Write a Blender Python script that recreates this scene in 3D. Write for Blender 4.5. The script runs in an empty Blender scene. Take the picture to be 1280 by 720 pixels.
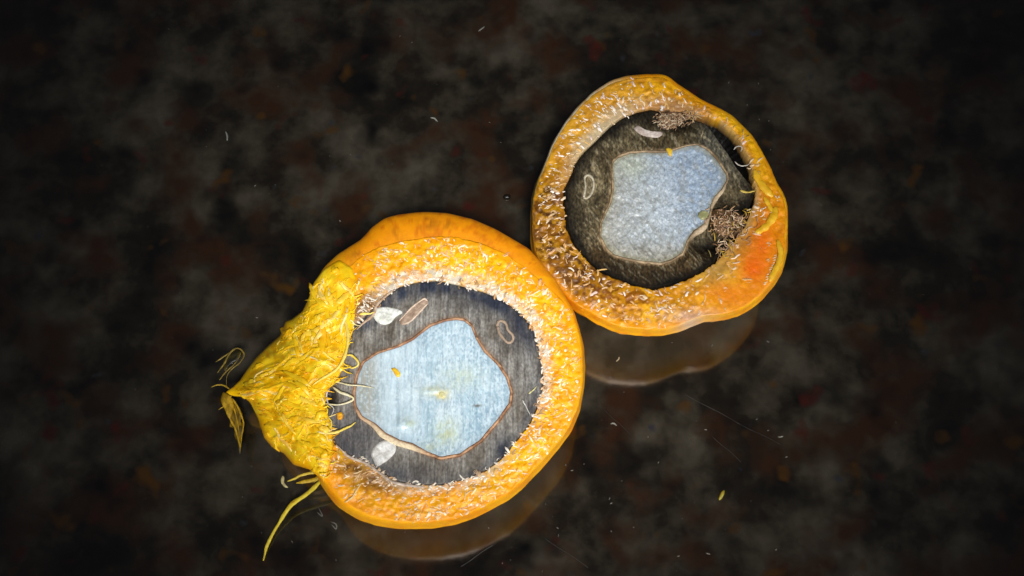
import bpy, math, random
import numpy as np
from mathutils import Vector, noise as mnoise

random.seed(7)
rng = np.random.default_rng(11)
S = bpy.context.scene
COL = S.collection

# ------------------------------------------------------------------ camera
TILT = math.radians(19.0)
DIST = 0.2778
AIM = np.array([0.0, 0.0, 0.022])
cam_d = bpy.data.cameras.new('camera')
cam = bpy.data.objects.new('camera', cam_d)
COL.objects.link(cam)
cam_d.lens = 50.0
cam_d.sensor_width = 36.0
cam_d.clip_start = 0.01
cam_d.clip_end = 50.0
cam.location = AIM + DIST * np.array([0, -math.sin(TILT), math.cos(TILT)])
cam.rotation_euler = (TILT, 0, 0)
S.camera = cam

# ------------------------------------------------------------------ world and lamps
W = bpy.data.worlds.new('World')
S.world = W
W.use_nodes = True
W.node_tree.nodes['Background'].inputs[0].default_value = (0.80, 0.86, 1.0, 1)
W.node_tree.nodes['Background'].inputs[1].default_value = 0.025


def aim(o, target):
    o.rotation_euler = (Vector(target) - o.location).to_track_quat('-Z', 'Y').to_euler()


def spot(name, loc, target, watts, angle, radius, color):
    d = bpy.data.lights.new(name, 'SPOT')
    d.energy, d.spot_size, d.spot_blend, d.shadow_soft_size, d.color = watts, math.radians(angle), 1.0, radius, color
    o = bpy.data.objects.new(name, d)
    COL.objects.link(o)
    o.location = loc
    aim(o, target)
    return o


def area(name, loc, target, watts, size, color):
    d = bpy.data.lights.new(name, 'AREA')
    d.energy, d.size, d.color = watts, size, color
    o = bpy.data.objects.new(name, d)
    COL.objects.link(o)
    o.location = loc
    aim(o, target)
    return o


spot('key_lamp', (0.03, -0.22, 0.52), (0.0, 0.006, 0.012), 16.5, 20.0, 0.05, (1.0, 0.985, 0.96))  # unseen spot, its cone narrowed to darken the stone towards the sides
spot('side_fill', (0.34, -0.14, 0.11), (0.0, 0.0, 0.01), 3.8, 19.0, 0.07, (0.92, 0.96, 1.0))  # added fill from the right, brightens the skin mirrored in the stone
spot('front_fill', (-0.02, -0.48, 0.10), (0.0, -0.005, 0.008), 19.0, 16.5, 0.12, (1.0, 0.97, 0.93))  # added low fill, lights the undersides so their reflections show

S.view_settings.view_transform = 'Standard'
S.view_settings.look = 'None'
S.view_settings.exposure = 0.0
S.view_settings.gamma = 1.0
S.view_settings.use_curve_mapping = False

PXM = 0.2 / 1280.0        # metres per photograph pixel on the cut faces
ST, CT = math.sin(TILT), math.cos(TILT)
CAMP = np.array(cam.location)


def P(px, py, z):
    """the point of the level plane at height z that the photograph shows at (px, py)"""
    dx = (px - 640.0) / 640.0 * 0.36
    dy = (360.0 - py) / 640.0 * 0.36
    d = np.array([dx, dy * CT + ST, dy * ST - CT])
    k = (z - CAMP[2]) / d[2]
    q = CAMP + k * d
    return np.array([q[0], q[1], z])


def lin(h):
    h = h.lstrip('#')
    out = []
    for i in (0, 2, 4):
        c = int(h[i:i + 2], 16) / 255.0
        out.append(c / 12.92 if c <= 0.04045 else ((c + 0.055) / 1.055) ** 2.4)
    return np.array(out)


def mixc(a, b, t):
    t = np.clip(np.asarray(t), 0, 1)[..., None]
    return a * (1 - t) + b * t


def sstep(a, b, x):
    t = np.clip((np.asarray(x, float) - a) / (b - a), 0, 1)
    return t * t * (3 - 2 * t)


# ------------------------------------------------------------------ fast value noise for colours and relief
_tab = rng.random((8, 256, 256))


def vnoise(x, y, k=0):
    x = np.asarray(x, float); y = np.asarray(y, float)
    xi = np.floor(x).astype(int); yi = np.floor(y).astype(int)
    fx = x - xi; fy = y - yi
    fx = fx * fx * (3 - 2 * fx); fy = fy * fy * (3 - 2 * fy)
    T = _tab[k % 8]
    a = T[xi % 256, yi % 256]; b = T[(xi + 1) % 256, yi % 256]
    c = T[xi % 256, (yi + 1) % 256]; d = T[(xi + 1) % 256, (yi + 1) % 256]
    return (a * (1 - fx) + b * fx) * (1 - fy) + (c * (1 - fx) + d * fx) * fy


def fbm(x, y, k=0, n=4):
    s = 0.0; a = 0.5; t = 0.0
    for i in range(n):
        s = s + a * vnoise(x * 2 ** i + 17.3 * i, y * 2 ** i + 5.1 * i, k + i)
        t += a
        a *= 0.5
    return s / t


# ------------------------------------------------------------------ mesh helpers
def mesh_obj(name, V, F, mat, parent=None, col=None, smooth=True, kind=None):
    me = bpy.data.meshes.new(name)
    V = np.asarray(V, float)
    me.from_pydata(V.tolist(), [], F if isinstance(F, list) else F.tolist())
    if smooth:
        me.polygons.foreach_set('use_smooth', [True] * len(me.polygons))
    if col is not None:
        at = me.color_attributes.new('tint', 'FLOAT_COLOR', 'POINT')
        c4 = np.ones((len(V), 4)); c4[:, :3] = np.clip(col, 0, 1)
        at.data.foreach_set('color', c4.ravel())
    me.update()
    me.materials.append(mat)
    o = bpy.data.objects.new(name, me)
    COL.objects.link(o)
    if parent is not None:
        o.parent = parent
        o.matrix_parent_inverse = parent.matrix_basis.inverted()
    if kind:
        o['kind'] = kind
    return o


def thing(name, label, cat, loc, group=None):
    o = bpy.data.objects.new(name, None)
    COL.objects.link(o)
    o.location = loc
    o.empty_display_size = 0.005
    o['label'] = label; o['category'] = cat
    if group:
        o['group'] = group
    return o


def tag(o, label, cat, group=None):
    o['label'] = label; o['category'] = cat
    if group:
        o['group'] = group
    return o


def ring_faces(M, N, off=0):
    """quads between M closed rings of N vertices"""
    i = np.arange(M - 1)[:, None] * N + off
    j = np.arange(N)[None, :]
    jn = (j + 1) % N
    return np.stack([i + j, i + jn, i + N + jn, i + N + j], -1).reshape(-1, 4)


def tube(path, rad, sides=5, flat=1.0, up=(0, 0, 1)):
    """vertices and faces of a tube along path; flat < 1 squashes it along up"""
    p = np.asarray(path, float); n = len(p)
    rad = np.broadcast_to(np.asarray(rad, float), (n,))
    t = np.gradient(p, axis=0)
    t /= np.linalg.norm(t, axis=1)[:, None] + 1e-12
    u = np.asarray(up, float)
    s = np.cross(t, u)
    ln = np.linalg.norm(s, axis=1)[:, None]
    s = np.where(ln < 1e-3, np.array([1.0, 0, 0]), s / (ln + 1e-12))
    w = np.cross(s, t)
    a = np.arange(sides) / sides * 2 * math.pi
    V = (p[:, None, :] + rad[:, None, None] * (np.cos(a)[None, :, None] * s[:, None, :]
         + flat * np.sin(a)[None, :, None] * w[:, None, :])).reshape(-1, 3)
    F = ring_faces(n, sides).tolist()
    F.append(list(range(sides))[::-1])
    F.append(list(range((n - 1) * sides, n * sides)))
    return V, F


def spline(pts, n):
    """Catmull-Rom through the points"""
    p = np.asarray(pts, float)
    p = np.vstack([2 * p[0] - p[1], p, 2 * p[-1] - p[-2]])
    m = len(p) - 3
    out = []
    for q in np.linspace(0, m - 1e-6, n):
        i = int(q); f = q - i
        a, b, c, d = p[i:i + 4]
        out.append(0.5 * (2 * b + (c - a) * f + (2 * a - 5 * b + 4 * c - d) * f * f + (3 * b - a - 3 * c + d) * f ** 3))
    return np.array(out)


class Bag:
    """collects many small solids into one mesh"""
    def __init__(self):
        self.V = []; self.F = []; self.C = []; self.n = 0

    def add(self, V, F, c):
        self.V.append(V)
        self.F += [[i + self.n for i in f] for f in F]
        c = np.asarray(c, float)
        self.C.append(np.broadcast_to(c, (len(V), 3)))
        self.n += len(V)

    def build(self, name, mat, parent=None, kind='stuff'):
        return mesh_obj(name, np.vstack(self.V), self.F, mat, parent, np.vstack(self.C), True, kind)


def polar(contour, z, c, N, blur=1.2):
    """radius of a traced outline for N directions about c"""
    q = np.array([P(x, y, z) for x, y in contour])[:, :2] - c[:2]
    # densify so that straight runs stay straight
    d = []
    for i in range(len(q)):
        a, b = q[i], q[(i + 1) % len(q)]
        for f in np.linspace(0, 1, 14, endpoint=False):
            d.append(a * (1 - f) + b * f)
    d = np.array(d)
    ph = np.arctan2(d[:, 1], d[:, 0]) % (2 * math.pi)
    r = np.hypot(d[:, 0], d[:, 1])
    o = np.argsort(ph)
    A = np.arange(N) / N * 2 * math.pi
    R = np.interp(A, ph[o], r[o], period=2 * math.pi)
    s = blur * N / 360.0
    k = np.arange(-int(4 * s) - 1, int(4 * s) + 2)
    g = np.exp(-0.5 * (k / s) ** 2); g /= g.sum()
    return sum(gi * np.roll(R, ki) for gi, ki in zip(g, k))


# ------------------------------------------------------------------ materials
def new_mat(name):
    m = bpy.data.materials.new(name)
    m.use_nodes = True
    nt = m.node_tree
    return m, nt, nt.nodes['Principled BSDF']


def node(nt, kind, **kw):
    n = nt.nodes.new(kind)
    for k, v in kw.items():
        setattr(n, k, v)
    return n


def ramp(nt, stops):
    r = node(nt, 'ShaderNodeValToRGB')
    e = r.color_ramp.elements
    while len(e) > len(stops):
        e.remove(e[-1])
    while len(e) < len(stops):
        e.new(0.5)
    for q, (p, c) in zip(e, stops):
        q.position = p
        q.color = (*c, 1) if len(c) == 3 else c
    return r


def tint_mat(name, rough=0.4, spec=0.5, sss=0.0, sss_r=(0.004, 0.002, 0.0006), stretch=(1, 1, 1), rot=0.0, scale=900.0,
             vary=(0.8, 1.2), bump=0.0, bscale=None, detail=5.0, bdist=0.0003, coat=0.0, speck=None, sscale=4500.0, sstretch=(1, 1, 1)):
    """the object's own tint times a fine grain, with relief of the same grain"""
    m, nt, b = new_mat(name)
    L = nt.links.new
    at = node(nt, 'ShaderNodeVertexColor', layer_name='tint')
    tc = node(nt, 'ShaderNodeTexCoord')
    mp = node(nt, 'ShaderNodeMapping')
    mp.inputs['Scale'].default_value = stretch
    mp.inputs['Rotation'].default_value = (0, 0, rot)
    L(tc.outputs['Object'], mp.inputs['Vector'])
    nz = node(nt, 'ShaderNodeTexNoise')
    nz.inputs['Scale'].default_value = scale
    nz.inputs['Detail'].default_value = detail
    nz.inputs['Roughness'].default_value = 0.65
    L(mp.outputs[0], nz.inputs['Vector'])
    mr = node(nt, 'ShaderNodeMapRange')
    mr.inputs['From Min'].default_value = 0.3; mr.inputs['From Max'].default_value = 0.7
    mr.inputs['To Min'].default_value = vary[0]; mr.inputs['To Max'].default_value = vary[1]
    L(nz.outputs['Fac'], mr.inputs['Value'])
    mx = node(nt, 'ShaderNodeVectorMath', operation='SCALE')
    L(at.outputs['Color'], mx.inputs[0]); L(mr.outputs[0], mx.inputs['Scale'])
    last = mx
    if speck:
        m2 = node(nt, 'ShaderNodeMapping')
        m2.inputs['Scale'].default_value = sstretch
        m2.inputs['Rotation'].default_value = (0, 0, rot)
        L(tc.outputs['Object'], m2.inputs['Vector'])
        n3 = node(nt, 'ShaderNodeTexNoise')
        n3.inputs['Scale'].default_value = sscale; n3.inputs['Detail'].default_value = 1.5
        L(m2.outputs[0], n3.inputs['Vector'])
        r3 = node(nt, 'ShaderNodeMapRange')
        r3.inputs['From Min'].default_value = 0.36; r3.inputs['From Max'].default_value = 0.64
        r3.inputs['To Min'].default_value = speck[0]; r3.inputs['To Max'].default_value = speck[1]
        L(n3.outputs['Fac'], r3.inputs['Value'])
        last = node(nt, 'ShaderNodeVectorMath', operation='SCALE')
        L(mx.outputs[0], last.inputs[0]); L(r3.outputs[0], last.inputs['Scale'])
    L(last.outputs[0], b.inputs['Base Color'])
    b.inputs['Roughness'].default_value = rough
    b.inputs['Specular IOR Level'].default_value = spec
    b.inputs['Coat Weight'].default_value = coat
    b.inputs['Coat Roughness'].default_value = 0.2
    if sss:
        b.inputs['Subsurface Weight'].default_value = sss
        b.inputs['Subsurface Radius'].default_value = sss_r
        b.inputs['Subsurface Scale'].default_value = 0.5
    if bump:
        bp = node(nt, 'ShaderNodeBump')
        bp.inputs['Strength'].default_value = bump
        bp.inputs['Distance'].default_value = bdist
        if bscale:
            n2 = node(nt, 'ShaderNodeTexNoise')
            n2.inputs['Scale'].default_value = bscale
            n2.inputs['Detail'].default_value = detail
            L(mp.outputs[0], n2.inputs['Vector'])
            L(n2.outputs['Fac'], bp.inputs['Height'])
        else:
            L(nz.outputs['Fac'], bp.inputs['Height'])
        L(bp.outputs[0], b.inputs['Normal'])
    return m


M_SKIN = tint_mat('fruit_skin', 0.55, 0.35, 0.2, scale=500, vary=(0.9, 1.1), bump=0.15)
M_PULP = tint_mat('fruit_pulp', 0.42, 0.4, 0.10, (0.0016, 0.0012, 0.0004), scale=1000, vary=(0.85, 1.13), bump=0.35)
M_FLECK = tint_mat('pulp_fibre', 0.5, 0.35, 0.0, scale=2500, vary=(0.85, 1.12), bump=0.1)
M_SHELL_L = tint_mat('nut_shell_sawn', 0.5, 0.35, 0.0, stretch=(1, 0.07, 1), rot=math.radians(3), scale=2300, vary=(0.58, 1.42), bump=0.5, bdist=0.00018, detail=2.5, speck=(.75, 1.28), sscale=2700, sstretch=(1, .6, 1))
M_SHELL_R = tint_mat('nut_shell_cut', 0.75, 0.15, 0.0, stretch=(1, 0.22, 1), rot=math.radians(-38), scale=1900, vary=(0.5, 1.6), bump=0.6, bdist=0.00018, detail=2.5, speck=(.55, 1.5), sscale=2300, sstretch=(1, .6, 1))
M_COAT = tint_mat('seed_coat', 0.5, 0.4, 0.0, scale=2200, vary=(0.7, 1.25), bump=0.4)
M_KERN_L = tint_mat('kernel_flesh_sawn', 0.42, 0.4, 0.1, (0.002, 0.002, 0.002), stretch=(1, 0.13, 1), rot=math.radians(3), scale=1900, vary=(0.88, 1.1), bump=0.45, bdist=0.00015, detail=2.5, speck=(.94, 1.04), sscale=2600, sstretch=(1, .55, 1), coat=0.15)
M_KERN_R = tint_mat('kernel_flesh_cut', 0.42, 0.4, 0.1, (0.002, 0.002, 0.002), stretch=(1, 0.5, 1), rot=math.radians(-30), scale=1700, vary=(0.84, 1.12), bump=0.9, bdist=0.0002, detail=2.5, speck=(.92, 1.06), sscale=2500, coat=0.15)
M_PORE = tint_mat('shell_strand', 0.55, 0.3, 0.0, scale=1800, vary=(0.7, 1.25), bump=0.5)
M_SHRED = tint_mat('torn_pulp', 0.36, 0.45, 0.0, scale=700, vary=(0.9, 1.08), bump=0.35)
M_DUST = tint_mat('dust', 0.7, 0.2, 0.0, scale=2000, vary=(0.8, 1.2))


def stone_mat():
    m, nt, b = new_mat('polished_granite')
    L = nt.links.new
    tc = node(nt, 'ShaderNodeTexCoord')

    def nz(scale, detail, rough=0.5, dist=0.0, off=0.0):
        mp = node(nt, 'ShaderNodeMapping')
        mp.inputs['Location'].default_value = (off, off * 0.7, 0)
        L(tc.outputs['Object'], mp.inputs['Vector'])
        n = node(nt, 'ShaderNodeTexNoise')
        n.inputs['Scale'].default_value = scale; n.inputs['Detail'].default_value = detail
        n.inputs['Roughness'].default_value = rough; n.inputs['Distortion'].default_value = dist
        L(mp.outputs[0], n.inputs['Vector'])
        return n

    def mix(fac, a, c, mode='MIX'):
        x = node(nt, 'ShaderNodeMix', data_type='RGBA', blend_type=mode)
        L(fac, x.inputs[0])
        for s, v in ((x.inputs[6], a), (x.inputs[7], c)):
            if hasattr(v, 'links') or hasattr(v, 'is_linked'):
                L(v, s)
            else:
                s.default_value = (*v, 1)
        return x.outputs[2]

    n1 = nz(150, 5, 0.58, 0.1)
    n0 = nz(48, 2, 0.5, 0.2, 3.3)
    av = node(nt, 'ShaderNodeMath', operation='MULTIPLY_ADD')
    L(n0.outputs['Fac'], av.inputs[0]); av.inputs[1].default_value = 0.75
    hf = node(nt, 'ShaderNodeMath', operation='MULTIPLY_ADD')
    L(n1.outputs['Fac'], hf.inputs[0]); hf.inputs[1].default_value = 0.65; hf.inputs[2].default_value = -0.20
    L(hf.outputs[0], av.inputs[2])
    r1 = ramp(nt, [(0.28, (0.0040, 0.0030, 0.0020)), (0.43, (0.0115, 0.0088, 0.0055)), (0.56, (0.0330, 0.0275, 0.0185)), (0.74, (0.066, 0.057, 0.042))])
    L(av.outputs[0], r1.inputs[0])

    def spots(scale, lo, hi, off, colour, base, detail=2):
        n = nz(scale, detail, 0.5, 0.1, off)
        r = ramp(nt, [(lo, (0, 0, 0)), (hi, (1, 1, 1))])
        L(n.outputs['Fac'], r.inputs[0])
        return mix(r.outputs[0], base, colour)

    c = spots(75, .50, .66, .37, (0.026, 0.0105, 0.0040), r1.outputs[0], 3)
    c = spots(95, .55, .76, 7.7, (0.0012, 0.0010, 0.0009), c)
    c = spots(190, .70, .80, 5.2, (0.024, 0.024, 0.029), c)
    c = spots(120, .65, .76, 1.91, (0.055, 0.024, 0.003), c)
    c = spots(115, .65, .77, 4.3, (0.045, 0.0065, 0.0035), c)
    L(c, b.inputs['Base Color'])
    n6 = nz(900, 3, 0.6, 0, 2.2)
    mr = node(nt, 'ShaderNodeMapRange')
    mr.inputs['To Min'].default_value = 0.06; mr.inputs['To Max'].default_value = 0.12
    L(n6.outputs['Fac'], mr.inputs['Value'])
    L(mr.outputs[0], b.inputs['Roughness'])
    b.inputs['IOR'].default_value = 2.1
    return m


M_STONE = stone_mat()

# ------------------------------------------------------------------ the stone worktop
def slab(w, d, h):
    V = []; e = 0.003
    for z, k in ((-h, 0), (-e, 0), (0, e)):
        for sx, sy in ((-1, -1), (1, -1), (1, 1), (-1, 1)):
            V.append((sx * (w - k), sy * (d - k), z))
    F = [[3, 2, 1, 0], [8, 9, 10, 11]]
    for i in (0, 4):
        for j in range(4):
            F.append([i + j, i + (j + 1) % 4, i + 4 + (j + 1) % 4, i + 4 + j])
    return V, F


V, F = slab(0.75, 0.6, 0.03)
worktop = mesh_obj('tabletop', V, F, M_STONE, smooth=False)
worktop['kind'] = 'structure'

# ------------------------------------------------------------------ traced outlines (photograph pixels)
L_SIL = [(465, 285), (480, 274), (497, 269), (520, 266), (532, 265.5), (560, 267), (592, 275), (617, 286), (640, 299), (660, 311), (675, 327),
         (695, 351), (704, 367), (717, 390), (722, 407), (728, 432), (730, 457), (729, 482), (724, 512), (712, 540), (697, 560),
         (680, 580), (655, 607), (635, 624), (612, 636), (592, 646), (567, 655), (537, 659), (500, 659), (470, 655), (450, 649), (435, 640),
         (422, 631), (410, 617), (402, 605), (394, 585), (386, 560), (380, 530), (378, 500), (379, 460), (384, 420), (387, 385), (390, 358),
         (405, 335), (422, 319), (452, 300)]
L_RIM = [(475, 309), (500, 302), (520, 299), (537, 296), (567, 296), (600, 304), (630, 316), (655, 334), (680, 355), (700, 373), (714, 392),
         (719, 408), (724, 432), (726, 457), (724.5, 482), (719, 511), (707, 537), (692, 556),
         (675, 575), (650, 601), (630, 617), (608, 628), (588, 638), (564, 646), (537, 650), (502, 650), (474, 646), (455, 640), (440, 632),
         (428, 624), (416, 612), (408, 600), (400, 582), (393, 560), (387, 530), (385, 500), (386, 460), (392, 420), (402, 385), (418, 358),
         (436, 333), (455, 318)]
L_SHELL = [(500, 357), (525, 351), (550, 350), (575, 356), (605, 364), (630, 375), (650, 390), (665, 407), (672, 430), (678, 460), (679, 482),
           (672, 507), (662, 530), (642, 555), (625, 575), (605, 589), (582, 599), (550, 606), (520, 606), (497, 602), (478, 591), (462, 580),
           (445, 573), (430, 566), (417, 553), (410, 530), (407, 505), (408, 480), (412, 455), (422, 430), (438, 410), (455, 396), (475, 376), (487, 365)]
L_KERN = [(515, 422), (537, 405), (557, 398), (570, 396.5), (580, 397.5), (590, 405), (596, 420), (607, 437), (625, 455), (636, 472), (641, 490), (639, 505),
          (625, 525), (602, 552), (575, 570), (550, 574), (532, 567), (515, 557), (497, 552), (480, 543), (467, 531), (450, 521), (442, 507),
          (441, 492), (444, 470), (452, 452), (470, 440), (495, 432)]
R_SIL = [(677, 215), (686, 192), (693, 176), (706, 155), (721, 136), (740, 118), (762, 104), (781, 98), (800, 96), (824, 95), (835, 98), (844, 106),
         (861, 117), (878, 128), (895, 136), (914, 146), (925, 157), (940, 172), (951, 191), (962, 211), (970, 230), (979, 245), (983.5, 262),
         (984, 284), (983.5, 312), (979, 331), (976, 341), (966, 357), (951, 374), (936, 386), (921, 394), (901, 399), (882, 400), (867, 405),
         (848, 413), (829, 417.5), (806, 418), (777, 415), (762, 410), (744, 401), (731, 392), (721, 388), (708, 377), (692, 356), (676, 335),
         (667, 318), (664, 294), (664, 266), (666, 247), (671, 228)]
R_SHELL = [(715, 215), (719, 202), (731, 187), (747, 172), (762, 157), (777, 146), (796, 138), (815, 134), (845, 139), (872, 142), (886, 145), (901, 151),
           (914, 162), (925, 177), (932, 191), (938, 204), (942, 226), (945, 240), (942, 255), (932, 280), (915, 306), (902, 320), (893, 329), (876, 341),
           (857, 350), (839, 357), (815, 362), (789, 356), (766, 347), (747, 338), (731, 323), (716, 305), (708, 284), (705, 256), (705, 234)]
R_NUT = [(715, 215), (719, 202), (731, 187), (747, 172), (762, 157), (777, 146), (796, 138), (815, 134), (845, 142), (870, 146), (882, 151), (891, 162),
         (901, 177), (912, 192), (921, 207), (932, 220), (941, 230), (944, 240), (941, 251), (930, 276), (912, 303), (900, 318), (893, 328), (876, 340),
         (857, 349), (839, 356), (815, 361), (789, 355), (766, 346), (747, 337), (731, 322), (716, 304), (708, 284), (705, 256), (705, 234)]
R_KERN = [(765, 200), (772, 194), (787, 189), (808, 187.5), (830, 188), (841, 186), (857, 181), (872, 179), (884, 184), (895, 194), (904, 207), (910, 217),
          (911, 224), (904, 236), (895, 246), (891, 256), (889, 269), (882, 281), (869, 290), (861, 301), (854, 318), (839, 327), (826, 330.5),
          (800, 328), (781, 324), (766, 320), (757, 311), (749, 296), (750, 279), (755, 267), (762, 252), (765, 234), (764, 209)]

WHITE = lin('f4e6cf')


class Half:
    """one cut half of the fruit: skin cup, pulp ring, shell ring, seed coat and kernel"""

    def __init__(s, root, zf, cpx, sil, rim, sh_pulp, sh_nut, kern, zd):
        s.root = root; s.zf = zf
        s.c = P(*cpx, zf)
        s.N = 720
        s.A = np.arange(s.N) / s.N * 2 * math.pi
        s.zm = zf - zd
        s.Rm = polar(sil, s.zm, s.c, s.N, 0.8)
        if rim is None:
            R0 = polar(sil, zf, s.c, s.N, 0.8)
            s.Rr = R0 - PXM * (1.8 + 5.0 * np.maximum(0, -np.sin(s.A)))
        else:
            R0 = polar(sil, zf, s.c, s.N, 0.8)
            R1 = R0 - PXM * (1.8 + 5.0 * np.maximum(0, -np.sin(s.A)))
            far = sstep(math.radians(-2), math.radians(14), s.A) * sstep(math.radians(262), math.radians(230), s.A)
            s.Rr = polar(rim, zf, s.c, s.N, 0.8) * far + R1 * (1 - far)
        s.Rr = s.Rr + PXM * 2.2 * (fbm(np.cos(s.A) * 26 + 50, np.sin(s.A) * 26 + 50, 4, 3) - .5)
        s.Rp = polar(sh_pulp, zf, s.c, s.N, 1.0)
        s.Rn = polar(sh_nut, zf, s.c, s.N, 1.0)
        s.Rk = polar(kern, zf, s.c, s.N, 0.7)

    def at(s, arr, a):
        return np.interp(np.asarray(a) % (2 * math.pi), s.A, arr, period=2 * math.pi)

    def xy(s, r, a):
        return s.c[0] + r * np.cos(a), s.c[1] + r * np.sin(a)

    def px(s, x, y):
        """photograph pixel of a point on the cut face"""
        q = np.stack([np.asarray(x), np.asarray(y), np.full(np.shape(x), s.zf)], -1) - CAMP
        yy = q[..., 1] * CT + q[..., 2] * ST
        zz = -q[..., 1] * ST + q[..., 2] * CT
        return 640 + q[..., 0] / -zz / 0.36 * 640, 360 - yy / -zz / 0.36 * 640

    def skin(s, mat, colour):
        N = s.N; rows = []
        K1, K2 = 10, 40
        for k in range(K1):
            t = k / (K1 - 1) * math.pi / 2
            r = s.Rr + (s.Rm - s.Rr) * math.sin(t)
            z = s.zf - (s.zf - s.zm) * (1 - math.cos(t))
            rows.append((r, np.full(N, z), 0.0))
        for k in range(1, K2):
            v = k / (K2 - 1)
            z = s.zm * (1 - v)
            near = 1.62 - .14 * np.maximum(0, -np.sin(s.A))
            r = s.Rm * np.maximum(1 - v ** near, 0.0) ** 0.58 + 0.0003
            rows.append((r, np.full(N, z), v))
        V = []; C = []
        for r, z, v in rows:
            x, y = s.xy(r, s.A)
            lump = 0.00025 * (fbm(x * 260, y * 260 + z * 200, 3, 3) - 0.5) * (1 if v > 0 else 0.6)
            x2, y2 = s.xy(r + lump, s.A)
            V.append(np.stack([x2, y2, z], -1))
            C.append(colour(x, y, z, v))
        V = np.vstack(V); C = np.vstack(C)
        F = ring_faces(len(rows), N).tolist()
        F = [f[::-1] for f in F]
        F.append([(len(rows) - 1) * N + j for j in range(N)][::-1])
        return mesh_obj('skin', V, F, mat, s.root, C)

    def plate(s, name, Ro, Ri, M, mat, colour, height, wall=0.002, fill=False, power=1.0, floor=None):
        """a ring (or, with fill, a disc) of the cut face with side walls going down"""
        N = s.N; V = []; C = []
        ts = np.linspace(0, 1, M) ** power
        A = s.A
        z0 = None
        for t in ts:
            r = Ri + (Ro - Ri) * t
            x, y = s.xy(r, A)
            z = s.zf + height(x, y, t, A)
            V.append(np.stack([x, y, z], -1)); C.append(colour(x, y, t, A))
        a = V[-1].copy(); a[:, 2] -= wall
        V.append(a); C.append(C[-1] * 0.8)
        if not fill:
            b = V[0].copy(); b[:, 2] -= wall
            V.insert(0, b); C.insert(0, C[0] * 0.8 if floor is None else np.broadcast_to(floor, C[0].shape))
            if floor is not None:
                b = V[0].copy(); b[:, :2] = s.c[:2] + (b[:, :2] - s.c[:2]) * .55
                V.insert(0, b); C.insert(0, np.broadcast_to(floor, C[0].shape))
        F = ring_faces(len(V), N)[:, ::-1].tolist()
        if fill:
            F.append(list(range(N)))
        return mesh_obj(name, np.vstack(V), F, mat, s.root, np.vstack(C))


def gauss(px, py, x, y, sx, sy=None):
    sy = sy or sx
    return np.exp(-0.5 * (((px - x) / sx) ** 2 + ((py - y) / sy) ** 2))


def fleck_bag(h, spots, mat, name, lim_parts=0):
    """spots: list of (x, y, z, angle, length, radius, curve, colour); the longest become parts"""
    bag = Bag()
    order = sorted(range(len(spots)), key=lambda i: -spots[i][4] * spots[i][5])
    big = set(order[:lim_parts])
    for i, (x, y, z, a, ln, rd, cv, col) in enumerate(spots):
        d = np.array([math.cos(a), math.sin(a), 0]); n = np.array([-d[1], d[0], 0])
        tt = np.linspace(-0.5, 0.5, 5)
        lift = random.uniform(-0.25, 0.25) * ln
        p = np.array([x, y, z]) + tt[:, None] * ln * d + (cv * ln * (0.25 - tt ** 2))[:, None] * n
        p[:, 2] += lift * (0.25 - tt ** 2) * 1.5 + rd * 0.15
        r = rd * np.array([0.45, 0.95, 1.0, 0.85, 0.35]) * np.array([random.uniform(.7, 1.3) for _ in range(5)])
        V, F = tube(p, r, 6, 0.72)
        if i in big:
            mesh_obj('pulp_fibre', V, F, mat, h.root, np.broadcast_to(col, (len(V), 3)))
        else:
            bag.add(V, F, col)
    return bag.build(name, mat, h.root)


# ================================================================== LEFT HALF (large, with torn pulp)
ZL = 0.0232
cl = P(555, 480, ZL)
left = thing('palm_fruit', 'larger orange palm fruit half with torn stringy yellow pulp and a pointed stem end', 'fruit', (cl[0], cl[1], 0),
             'cut palm fruit halves on the stone')
HL = Half(left, ZL, (555, 480), L_SIL, L_RIM, L_SHELL, L_SHELL, L_KERN, 0.0035)
ORANGE, DEEP, YEL = lin('f39200'), lin('cf6a00'), lin('fbb606')


def skin_col_l(x, y, z, v):
    px, py = HL.px(x, y)
    n = fbm(x * 420, y * 420 + z * 300, 1)
    c = mixc(np.broadcast_to(lin('f49a02'), x.shape + (3,)), lin('fcae06'), sstep(.35, .65, n))
    c = mixc(c, lin('ec8a04'), .7 * (py < 345) * sstep(.3, .6, n))
    c = mixc(c, lin('d47405'), 0.8 * sstep(.55, .7, fbm(x * 700, y * 700, 2)) * (py < 330))
    for sx, sy, w in ((535, 278, 9), (560, 280, 6), (495, 292, 5), (445, 318, 6), (436, 335, 6)):
        c = mixc(c, lin('8a4a08'), 0.65 * gauss(px, py, sx, sy, w, w * .7) * sstep(.3, .6, fbm(x * 1500, y * 1500, 4)))
    c = mixc(c, lin('f0aa10'), 0.8 * sstep(455, 410, px) * (py < 420))
    c = mixc(c, lin('c9b698'), .8 * sstep(.06, .42, v + 0 * px) * sstep(480, 610, px))  # lower skin paled by colour, to lift and grey its reflection in the stone
    c = mixc(c, lin('b07018'), .6 * sstep(.12, .4, v + 0 * px) * sstep(600, 500, px))
    return c


HL.skin(M_SKIN, skin_col_l)


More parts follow.
